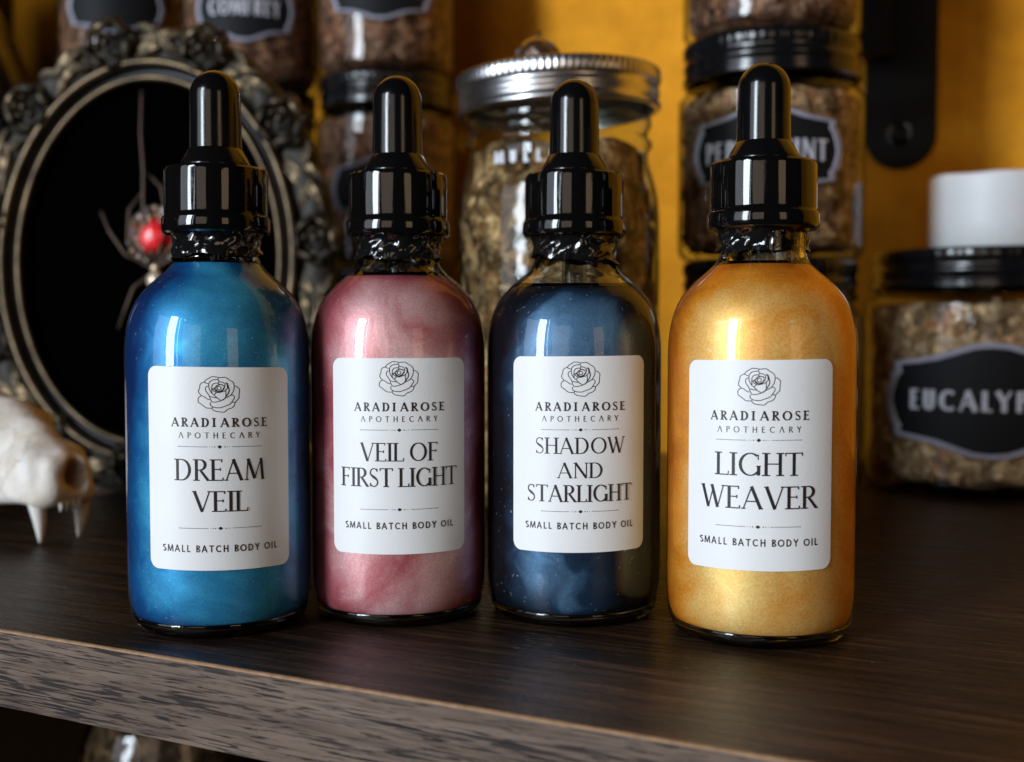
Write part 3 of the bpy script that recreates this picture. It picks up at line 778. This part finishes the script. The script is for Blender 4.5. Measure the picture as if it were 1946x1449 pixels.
# left stacks
AX, AY = -166, 746
herb_jar((AX, AY, 0), 43, 113, HERB[2], 'bottom jar of the stack behind the oval frame, nearest the rose pink bottle', None, n=200, seed=41, group=G1)
herb_jar((AX, AY, 113), 43, 113, HERB[2], 'second jar up behind the right shoulder of the oval frame', None, n=200, seed=42, group=G1)
herb_jar((AX, AY, 226), 43, 115, HERB[2], 'top jar behind the dropper of the blue bottle with a black label', 'COMFREY', 7, 32, 21, 10, 44, zc=46, seed=43, group=G1)
BX, BY = -262, 792
herb_jar((BX, BY, 0), 43, 113, HERB[2], 'bottom jar of the farthest stack, hidden behind the oval frame', None, n=150, seed=51, group=G1)
herb_jar((BX, BY, 113), 43, 113, HERB[2], 'middle jar of the farthest stack, behind the oval frame', None, n=150, seed=52, group=G1)
herb_jar((BX, BY, 226), 43, 115, HERB[2], 'top jar of the farthest stack, its black label above the frame top', '', 10, 33, 19, 9, 48, zc=60, n=300, seed=53, group=G1)
# tin-lidded preserving jar
def mason(loc, label, lidmat, text=None, rotz=0, tilt=0.0, seed=61, ft=141, hb=None):
    t = thing('preserving_jar', label, 'jar', loc, rotz)
    gp = [(0, 2)]+smooth_prof([(30, 0.3), (38, 0.9), (41.5, 5), (42.5, 12), (43, 60), (43, 118), (42.6, 130), (41.5, 138), (39.2, 146), (38.2, 150), (38.2, 154), (39.6, 156), (39.6, 158), (38.2, 160), (38.2, 163), (39.4, 165), (39.2, 168), (38, 170), (38, 180)], 4)
    V, F = lathe(gp, 96); mesh('jar_glass', V, F, M['jar'], t)
    cp = [(0, 5), (37, 5.5), (40, 10)]+[(40.2, z) for z in np.linspace(14, ft-8, 10)]+[(39, ft-3), (36.5, ft+3), (36, ft+14), (0, ft+15)]
    c = lathe(cp, 72, lambda r, z, a: (r-1.2*(0.5+0.5*math.sin(a*13+z*0.4)), z+1.5*math.sin(a*5)))
    V, F = join([c, flakes(42, 8, ft-7, 700, 7.5, seed)]); o = mesh('dried_leaves', V, F, hb or HERB[3], t); tag(o, kind='stuff')
    lp = [(40.5, 170.2), (42.4, 170.2), (43.2, 171.0), (43.2, 172.3), (42.4, 173.4), (42.2, 174.8), (42.9, 176.2), (42.9, 177.6), (42.3, 178.9), (42.3, 180.0), (43.0, 180.9), (43.3, 181.5), (43.3, 186.0), (42.8, 186.8), (41.8, 187.2), (39.5, 187.0), (38.0, 186.3), (0, 186.3)]
    V, F = lathe(lp, 480, lambda r, z, a: (r+(0.28*math.sin(a*96) if 181 < z < 186.4 else 0), z))
    V = [(x, y, z) for x, y, z in V]
    if tilt:
        ca, sa = math.cos(tilt), math.sin(tilt); V = [(x*ca-(z-178)*sa, y, 178+(z-178)*ca+x*sa) for x, y, z in V]
    mesh('band_lid', V, F, lidmat, t, sharp=40)
    if text:
        V, F = ribbons(text_strokes(text, 0, 147.5, 36, 5.0, .32, .26, False, .55), cyl_map(41.2, R(-14), 1.9), 1.5, 0.004)
        mesh('lettering', V, F, M['white_letter'], t, smooth=False)
    # embossed loops of script in the glass
    m = cyl_map(43, R(-12), 0.4)
    curls = [[(-11+3*math.sin(s*3.0), 104-13*s) for s in np.linspace(0, 1, 10)],
             [(-1+5.5*math.cos(R(q)), 98+6*math.sin(R(q))) for q in range(60, 320, 20)],
             [(-14+8*s, 110+9*s) for s in np.linspace(0, 1, 6)],
             [(8+5*math.cos(R(q)), 99+5.5*math.sin(R(q))) for q in range(0, 361, 24)],
             [(16+1.5*math.sin(s*6), 105-11*s) for s in np.linspace(0, 1, 8)],
             [(-5+22*s, 86+4*math.sin(s*4)) for s in np.linspace(0, 1, 12)]]
    V, F = join([tube([m(x, y, 0) for x, y in c], 0.8, 8) for c in curls]); mesh('embossing', V, F, M['emboss'], t)
    return t
M['white_letter'] = simple('white_lettering', (0.62, 0.64, 0.70), rough=0.4)
mason((20, 500, 0), 'tall preserving jar with a silver screw band behind the midnight blue bottle', M['silver'], 'MULLEIN', tilt=R(2.2))
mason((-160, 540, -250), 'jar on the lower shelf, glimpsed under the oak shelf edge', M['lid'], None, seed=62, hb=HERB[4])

# crystal ball ornament on the silver lid
def crystal():
    t = thing('crystal_ornament', 'smoky faceted crystal knob with a pointed tip standing on the silver jar lid', 'ornament', (11.5, 501, 186.9))
    prof = [(0, 0), (6.5, 0), (9.6, 4.0), (10.4, 7.5), (9.6, 11.0), (7.2, 14.0), (3.8, 16.2), (1.0, 17.1)]
    V = []; F = []; n = 10
    for j, (r, z) in enumerate(prof):
        for k in range(n):
            a = 2*math.pi*(k+0.5*(j % 2))/n; V.append((r*math.cos(a), r*math.sin(a), z))
    for j in range(len(prof)-1):
        for k in range(n):
            k2 = (k+1) % n; a, b, c, d = j*n+k, j*n+k2, (j+1)*n+k2, (j+1)*n+k
            if j % 2: F += [(a, b, c), (a, c, d)]
            else: F += [(a, b, d), (b, c, d)]
    F.append(tuple(range((len(prof)-1)*n, len(prof)*n)))
    mesh('faceted_body', V, F, M['smoky'], t, smooth=False)
    V, F = lathe([(1.1, 16.9), (1.2, 17.4), (0.9, 18.2), (0.35, 19.4), (0, 19.8)], 12); mesh('finial', V, F, M['lid'], t)
crystal()

# ------------------------------------------------------------------ candle on the eucalyptus jar
def candle():
    t = thing('pillar_candle', 'white pillar candle with an uneven melted rim standing on the EUCALYPTUS jar', 'candle', (241.5, 583, 116.8))
    def fn(r, z, a):
        if z < 30: return r*(1+0.004*math.sin(3*a)), z
        return r*(1+0.006*math.sin(3*a+1)), z+1.4*math.sin(a+0.35)+1.1*math.tanh(6*math.sin(a+1.35))+0.25*math.sin(6*a)
    V, F = lathe([(0, 0), (30.2, 0), (31.0, 0.8), (31.0, 15), (31, 28), (31, 37.5), (30.6, 39.2), (29.6, 40.2), (28.2, 39.8), (27.0, 37), (20, 34.5), (0, 34)], 96, fn)
    mesh('wax_body', V, F, M['wax'], t)
    V, F = tube([(0, 0, 33.5), (0.3, 0.2, 37), (1.2, 0.3, 40)], 0.7, 8); mesh('wick', V, F, M['plaque'], t)
candle()

# ------------------------------------------------------------------ iron shelf bracket on the wall
def bracket():
    base = sh(0, 0)
    P = Vector((224, 672.6, 0)); e = Vector((math.cos(SH), math.sin(SH), 0)); u = (P-E0).dot(e)
    p = sh(u, 489.8)
    t = thing('shelf_bracket', 'black iron bracket strap with a rounded end screwed to the ochre wall', 'bracket', (p.x, p.y, 190), SH)
    def strap(hw, y0, y1, bev, zc, ztop):
        o = [(-hw, ztop)]+[(hw*math.cos(R(q)), zc+hw*math.sin(R(q))) for q in range(180, 361, 9)]+[(hw, ztop)]
        V = []; n = len(o)
        ins = [(x*(1-bev/hw), zc+(z-zc)*(1-bev/hw) if z < ztop else z) for x, z in o]
        for ring, y in ((o, y1), (o, y0+bev), (ins, y0)): V += [(x, y, z) for x, z in ring]
        F = []
        for j in range(2):
            for k in range(n-1): F.append((j*n+k, (j+1)*n+k, (j+1)*n+k+1, j*n+k+1))
        F.append(tuple(range(2*n, 3*n)))
        return V, F
    V, F = strap(19.5, -6, 0, 1.2, 0, 420); mesh('strap', V, F, M['bracket'], t, smooth=False)
    V, F = box(-19.4, -3.5, -30, -6.1, 42, 420); mesh('flange', V, F, M['bracket'], t, smooth=False)
    V, F = lathe([(7.4, -0.3), (7.4, 0.35), (6.6, 0.6), (5.6, 0.1), (0, 0.1)], 40)
    V = [(x, -6.0-z, y) for x, y, z in V]; s = mesh('screw_cup', V, F, M['cap'], t)
    V, F = lathe([(4.6, 0.12), (4.4, 1.0), (3.0, 1.9), (0, 2.2)], 32); V = [(x, -6.0-z, y) for x, y, z in V]; sc = mesh('screw', V, F, M['bracket'], t)
bracket()

# ------------------------------------------------------------------ ornate oval frame with a spider brooch
def frame():
    t = thing('oval_frame', 'ornate antique bronze oval frame with carved roses and a black centre', 'picture frame', (-175.5, 553, 0), 0, rot=(R(-3.0), 0, R(-7)))
    ZC = 112
    def sweep(prof, n=160, wob=None):
        V = []; F = []; m = len(prof)
        for k in range(n):
            a = 2*math.pi*k/n
            for (da, y) in prof:
                rx, rz = 64+da, 86+da
                V.append((rx*math.cos(a), y+(wob(a, da) if wob else 0), ZC+rz*math.sin(a)))
        for k in range(n):
            k2 = (k+1) % n
            for j in range(m-1): F.append((k*m+j, k*m+j+1, k2*m+j+1, k2*m+j))
        return V, F
    V = [(0, 3.5, ZC)]+[(65*math.cos(2*math.pi*k/96), 3.5, ZC+87*math.sin(2*math.pi*k/96)) for k in range(96)]
    F = [(0, 1+k, 1+(k+1) % 96) for k in range(96)]
    mesh('backing', V, F, M['velvet'], t, smooth=False)
    circ = lambda c, y, r, a0, a1, n=7: [(c-r*math.cos(R(a0+(a1-a0)*k/n)), y-r*math.sin(R(a0+(a1-a0)*k/n))) for k in range(n+1)]
    V, F = sweep([(0.2, 4)]+circ(1.9, -1.2, 1.8, -40, 190)); mesh('inner_bead', V, F, M['ring'], t)
    V, F = sweep([(3.4, 0.5), (4.6, 1.6), (6.0, 1.2), (7.2, -1.2)]); mesh('cove', V, F, M['bracket_b'], t)
    V, F = sweep(circ(9.0, -3.6, 2.1, -30, 200)+[(11.3, 4)]); mesh('outer_bead', V, F, M['ring'], t)
    # carved ground of the border
    g = np.random.default_rng(3); ph = g.random(8)*6
    def wob(a, d): return (0.9*math.sin(13*a+ph[0])+0.8*math.sin(29*a+d+ph[1])) if d > 12 else 0
    V, F = sweep([(11.2, 0.5), (13, -0.5), (17, -2.2), (22, -1.8), (26, 0.5), (28, 4.5), (27, 9), (10, 9), (2, 7), (0.3, 4.2)], 320, wob)
    mesh('border', V, F, M['ground'], t)
    # roses: one mesh shared
    def petal(rad, ang, s, y, tip):
        rot = Matrix.Rotation(-ang, 3, 'Y') @ Matrix.Rotation(tip, 3, 'Z')
        return ellipsoid((rad*math.cos(ang), y, rad*math.sin(ang)), s, rot, 12, 8)
    parts = []
    for k in range(6): parts.append(petal(9.0, 2*math.pi*k/6, (2.6, 2.0, 4.6), -2.6, 0.45))
    for k in range(6): parts.append(petal(10.6, 2*math.pi*(k+.5)/6, (2.6, 1.6, 4.2), -0.4, 0.3))
    for k in range(5): parts.append(petal(4.1, 2*math.pi*(k+.3)/5, (1.1, 2.0, 2.5), -4.2, 0.5))
    parts.append(ellipsoid((0.4, -4.2, 0.3), (2.0, 2.0, 2.0), None, 12, 7))
    V, F = join(parts); rose0 = None
    def leaf_mesh(L, W, bend):
        V = []; F = []; n = 12
        for i in range(n+1):
            s = i/n; w_ = W*math.sin(math.pi*min(1, s*0.92+0.08))**0.8*(1+0.12*math.sin(s*20)); cx = L*s; cz = bend*L*s*s; hgt = 2.2*math.sin(math.pi*s)+0.4
            for q, yy in ((-1, 1.5), (-0.55, -hgt), (-0.12, -hgt*0.55), (0.12, -hgt*0.55), (0.55, -hgt), (1, 1.5)): V.append((cx, yy, cz+q*w_))
        for i in range(n):
            for j in range(5): F.append((i*6+j, i*6+j+1, (i+1)*6+j+1, (i+1)*6+j))
        return V, F
    lv = [leaf_mesh(20, 3.6, 0.35), leaf_mesh(16, 3.2, -0.55), leaf_mesh(23, 3.0, 0.22)]
    leaf0 = [None]*3
    NR = 11
    def place(base, x, z, ang, s, y=-2.0):
        nonlocal_dummy = 0
        o = base.copy(); COL.objects.link(o); o.parent = t
        o.location = Vector((x, y, z))*MM; o.rotation_euler = (0, -ang, 0); o.scale = (s, s, s); return o
    rose0 = mesh('carved_rose', V, F, M['bronze'], t)
    for i in range(3): leaf0[i] = mesh('carved_leaf', lv[i][0], lv[i][1], M['bronze'], t)
    first_r = True; used = [False]*3
    for k in range(NR):
        a = 2*math.pi*(k+0.15)/NR
        x, z = 84.0*math.cos(a), ZC+106*math.sin(a)
        if z < 14: z = 14
        s = 1.0+0.12*g.random()
        if first_r:
            rose0.location = Vector((x, -2.2, z))*MM; rose0.rotation_euler = (0, -a, 0); first_r = False
        else: place(rose0, x, z, a+g.random(), s, -2.2)
        for j, (da, dr, rot, kind, ss) in enumerate([(0.14, 4, 1.62, 0, 1.0), (0.15, -5, 1.45, 1, 1.0), (0.20, -1, 1.75, 2, 0.9), (0.42, 7, 4.5, 1, 0.85), (0.43, -6, 4.85, 0, 0.8), (0.40, 1, 4.7, 2, 0.8)]):
            b = a+da+0.03*(g.random()-0.5); xx, zz = (84.0+dr)*math.cos(b), ZC+(106+dr)*math.sin(b)
            if zz < 4: continue
            an = b+rot+0.25*(g.random()-0.5)
            if not used[kind]:
                o = leaf0[kind]; o.location = Vector((xx, -1.2, zz))*MM; o.rotation_euler = (0, -an, 0); used[kind] = True
            else: place(leaf0[kind], xx, zz, an, ss*(0.85+0.3*g.random()), -1.0-1.6*g.random())
    return t, ZC
M['bracket_b'] = simple('dark_bronze_cove', (0.04, 0.04, 0.044), rough=0.42, metal=0.5)
fr, ZC = frame()

def spider():
    # hangs inside the frame, in front of the black backing
    t = thing('spider_brooch', 'spider brooch with a red gem body hanging in the oval frame', 'brooch', (-166, 541.5, 122), 0, rot=(R(-3), 0, R(-7)))
    # faceted heart-like gem
    ring = [(0, 10.5)]
    def outline(s, n=22):
        out = []
        for k in range(n):
            a = 2*math.pi*k/n+math.pi/2; r = 8.8*(1+0.07*math.cos(3*(a-math.pi/2)))
            out.append((r*s*math.cos(a), r*s*math.sin(a)*1.05))
        return out
    V = []; F = []; lv = [(1.0, 0), (0.62, -4.4), (0.30, -5.0), (0.08, -5.1)]; n = 7
    for s, y in lv: V += [(x, y, z) for x, z in outline(s, n)]
    for j in range(3):
        for k in range(n):
            k2 = (k+1) % n; a, b, c, d = j*n+k, j*n+k2, (j+1)*n+k2, (j+1)*n+k; F += [(a, b, c), (a, c, d)]
    F.append(tuple(range(3*n, 4*n))); mesh('gem', V, F, M['gem'], t, smooth=False)
    for k, (x, z) in enumerate(outline(1.34, 18)):
        V, F = ellipsoid((0, 0, 0), (1.9, 1.6, 1.9), None, 7, 5); mesh('rhinestone', V, F, M['crystal'] if k % 3 else M['gold'], t, smooth=False, loc=(x, -0.8, z))
    V, F = lathe([(0, -1.6), (13.6, -1.6), (14.2, -0.6), (13.6, 0.2), (0, 0.2)], 40); V = [(x, z+1.2, y*1.05) for x, y, z in V]; mesh('setting', V, F, M['gold'], t)
    V, F = ellipsoid((1.0, -1.5, -20.5), (4.2, 4.0, 4.4), None, 20, 12); mesh('head', V, F, M['pearl'], t)
    V, F = ellipsoid((0.5, -0.5, -14.6), (3.0, 2.4, 3.2), None, 14, 8); mesh('thorax', V, F, M['gold'], t)
    legs = [[(-1, -14, ), (-13, -9), (-21, 2), (-27, 12)], [(-1, -17), (-9, -24), (-13, -34), (-18, -43)],
            [(-1, -13), (-12, -2), (-11.5, 12), (-5.5, 22)], [(-0.5, -12), (-5, 10), (-4.5, 30), (-6.5, 47), (-7.5, 68)]]
    for sgn in (1, -1):
        for L in legs:
            if sgn == -1 and L is legs[3]: L = [(-0.5, -12), (-7, 8), (-4, 22), (4, 29)]
            pts = [(x*sgn+1, -1.5-4*math.sin(math.pi*i/(len(L)-1)), z) for i, (x, z) in enumerate(L)]
            P = []
            for i in range(len(pts)-1):
                for k in range(5): P.append(tuple(pts[i][j]+(pts[i+1][j]-pts[i][j])*k/5 for j in range(3)))
            P.append(pts[-1])
            V, F = tube(P, [1.05-0.35*i/len(P) for i in range(len(P))], 8); mesh('leg', V, F, M['leg'], t)
M['leg'] = simple('dull_bronze_wire', (0.07, 0.042, 0.028), rough=0.5, metal=0.5)
M['pearl'] = simple('pale_gold_bead', (0.75, 0.60, 0.45), rough=0.25, metal=0.4)
spider()

def vase():
    t = thing('black_vase', 'tall black vase at the far left behind the oval frame, only its shoulder in view', 'vase', (-452, 770, 0))
    V, F = lathe([(0, 1)]+smooth_prof([(70, 0.5), (78, 4), (112, 60), (132, 150), (130, 230), (104, 300), (62, 345), (50, 370), (58, 392)], 5)+[(54, 392), (46, 370), (40, 330), (0, 320)], 96)
    mesh('vase_body', V, F, M['lid'], t)
    V, F = lathe([(57, 391), (60, 391.5), (61, 394), (60, 396.5), (57, 397), (54, 394), (54, 391.5)], 64); mesh('vase_lip', V, F, M['lid'], t)
vase()

# ------------------------------------------------------------------ small animal skull (surface nets over a distance field)
def skull():
    t = thing('animal_skull', 'small white carnivore skull resting on its two long canine teeth', 'skull', (-168.5, 429, 0), 0)
    Fv = Vector((0.79, -0.61)); 
    h = 0.8
    fx = np.arange(-112, 18, h); lx = np.arange(-34, 34, h); zx = np.arange(4, 74, h)
    Fg, Lg, Zg = np.meshgrid(fx, lx, zx, indexing='ij')
    def ell(c, r):
        q = np.sqrt(((Fg-c[0])/r[0])**2+((Lg-c[1])/r[1])**2+((Zg-c[2])/r[2])**2); return (q-1)*min(r)
    def cap(a, b, ra, rb):
        a = np.array(a, float); b = np.array(b, float); d = b-a; L2 = d@d
        tt = np.clip(((Fg-a[0])*d[0]+(Lg-a[1])*d[1]+(Zg-a[2])*d[2])/L2, 0, 1)
        return np.sqrt((Fg-a[0]-tt*d[0])**2+(Lg-a[1]-tt*d[1])**2+(Zg-a[2]-tt*d[2])**2)-(ra+(rb-ra)*tt)
    def smin(a, b, k): hh = np.clip(0.5+0.5*(b-a)/k, 0, 1); return b+(a-b)*hh-k*hh*(1-hh)
    D = ell((-14, 0, 25.5), (19, 14.5, 12))
    D = smin(D, cap((3.5, 0, 28.5), (-16, 0, 36), 4.6, 7.5), 4)
    D = smin(D, cap((-16, 0, 36), (-34, 0, 42), 7.5, 10), 4)
    D = smin(D, ell((-42, 0, 32), (24, 21, 20)), 5)
    D = smin(D, ell((-72, 0, 34), (34, 25, 24)), 8)
    D = smin(D, cap((4, -5, 19.5), (4, 5, 19.5), 4.6, 4.6), 3)
    for s in (1, -1):
        D = smin(D, cap((0.5, s*9.0, 17.5), (-5, s*8.0, 31), 3.8, 4.2), 6)
        D = smin(D, cap((5.0, s*6.2, 21), (4.0, s*5.8, 29), 2.7, 2.8), 3.5)
        D = smin(D, cap((-6, s*10.5, 19), (-34, s*15, 17.5), 3.6, 5.0), 4)
        D = smin(D, cap((-22, s*16, 22), (-44, s*27, 26), 6.0, 4.0), 5)
        D = smin(D, cap((-44, s*27, 26), (-72, s*25, 28), 4.0, 4.5), 4)
        D = smin(D, cap((-34, s*14, 43), (-42, s*21, 44), 4, 3), 4)
        D = -smin(-D, ell((-40, s*20, 38), (11, 9, 11)), 2.5)
        D = -smin(-D, ell((-15, s*16.5, 26), (3, 3, 2.5)), 1.5)
    D = -smin(-D, ell((10, -2.2, 26), (8.0, 4.2, 6.6)), 1.6)
    D = -smin(-D, ell((1, -0.4, 25), (10, 2.4, 3.2)), 1.2)
    D = -smin(-D, ell((-20, 0, 6), (26, 7, 6)), 3)
    # surface nets
    ins = D < 0
    sh_ = D.shape
    c = [ins[i:sh_[0]-1+i, j:sh_[1]-1+j, k:sh_[2]-1+k] for i in (0, 1) for j in (0, 1) for k in (0, 1)]
    cnt = sum(x.astype(int) for x in c); act = (cnt > 0) & (cnt < 8)
    idx = -np.ones(act.shape, int); pos = np.argwhere(act); idx[act] = np.arange(len(pos))
    acc = np.zeros((len(pos), 3)); nn = np.zeros(len(pos))
    I, J, K = pos.T
    corners = [(i, j, k) for i in (0, 1) for j in (0, 1) for k in (0, 1)]
    for a in corners:
        for ax in range(3):
            if a[ax] == 1: continue
            b = list(a); b[ax] = 1
            da = D[I+a[0], J+a[1], K+a[2]]; db = D[I+b[0], J+b[1], K+b[2]]
            m = (da < 0) != (db < 0); tt = np.where(m, da/np.where(m, da-db, 1), 0)
            p = np.array([I+a[0], J+a[1], K+a[2]], float).T; p[:, ax] += tt
            acc[m] += p[m]; nn[m] += 1
    P = acc/nn[:, None]
    faces = []
    for ax in range(3):
        o1, o2 = [(1, 2), (2, 0), (0, 1)][ax]
        A = D < 0; B = np.roll(A, -1, ax); e = (A != B)
        sl = [slice(1, -1)]*3; sl[ax] = slice(0, -1)
        q = np.argwhere(e[tuple(sl)])+np.array([0 if i == ax else 1 for i in range(3)])
        q = q[(q[:, 0] < sh_[0]-1) & (q[:, 1] < sh_[1]-1) & (q[:, 2] < sh_[2]-1)]
        d1 = np.zeros(3, int); d1[o1] = 1; d2 = np.zeros(3, int); d2[o2] = 1
        v = [idx[tuple((q-d).T)] for d in (np.zeros(3, int), d1, d1+d2, d2)]
        flip = A[tuple(q.T)]
        for a_, b_, c_, d_, f_ in zip(*v, flip):
            if min(a_, b_, c_, d_) < 0: continue
            faces.append((a_, b_, c_, d_) if not f_ else (d_, c_, b_, a_))
    f_ = fx[0]+P[:, 0]*h; l_ = lx[0]+P[:, 1]*h; z_ = zx[0]+P[:, 2]*h
    Lv = (-0.61, -0.79)
    X = f_*0.79+l_*Lv[0]; Y = f_*-0.61+l_*Lv[1]
    V = np.stack([X, Y, z_], 1)
    o = mesh('cranium', V, faces, M['bone'], t)
    import bmesh
    bm = bmesh.new(); bm.from_mesh(o.data); bmesh.ops.recalc_face_normals(bm, faces=bm.faces)
    for _ in range(2): bmesh.ops.smooth_vert(bm, verts=bm.verts, factor=0.5, use_axis_x=True, use_axis_y=True, use_axis_z=True)
    bm.to_mesh(o.data); bm.free()
    dst = np.sqrt(((f_-5)/8.0)**2+(l_/6.0)**2+((z_-26)/8.5)**2)
    at = o.data.attributes.new('stain', 'FLOAT', 'POINT'); at.data.foreach_set('value', np.clip(1.25-dst, 0, 1).astype(np.float32))
    def tooth(name, f0, l0, z0, f1, l1, z1, r0, n=9):
        P = []; rr = []
        for i in range(n):
            s = i/(n-1); f = f0+(f1-f0)*s+1.0*math.sin(math.pi*s); l = l0+(l1-l0)*s; z = z0+(z1-z0)*s
            P.append((f*0.79+l*Lv[0], f*-0.61+l*Lv[1], z)); rr.append(r0*(1-s**1.5*0.80))
        V, F = tube(P, rr, 14); mesh(name, V, F, M['tooth'], t)
    tooth('canine_tooth', -1.2, 9.2, 19, -0.5, 7.8, 0.75, 3.5); tooth('canine_tooth', -1.2, -9.2, 19, -0.5, -7.8, 0.75, 3.5)
    for l in (-3.6, -1.3, 1.3, 3.6): tooth('incisor_tooth', 5.5, l, 17, 6.0, l, 12.4, 1.25)
skull()
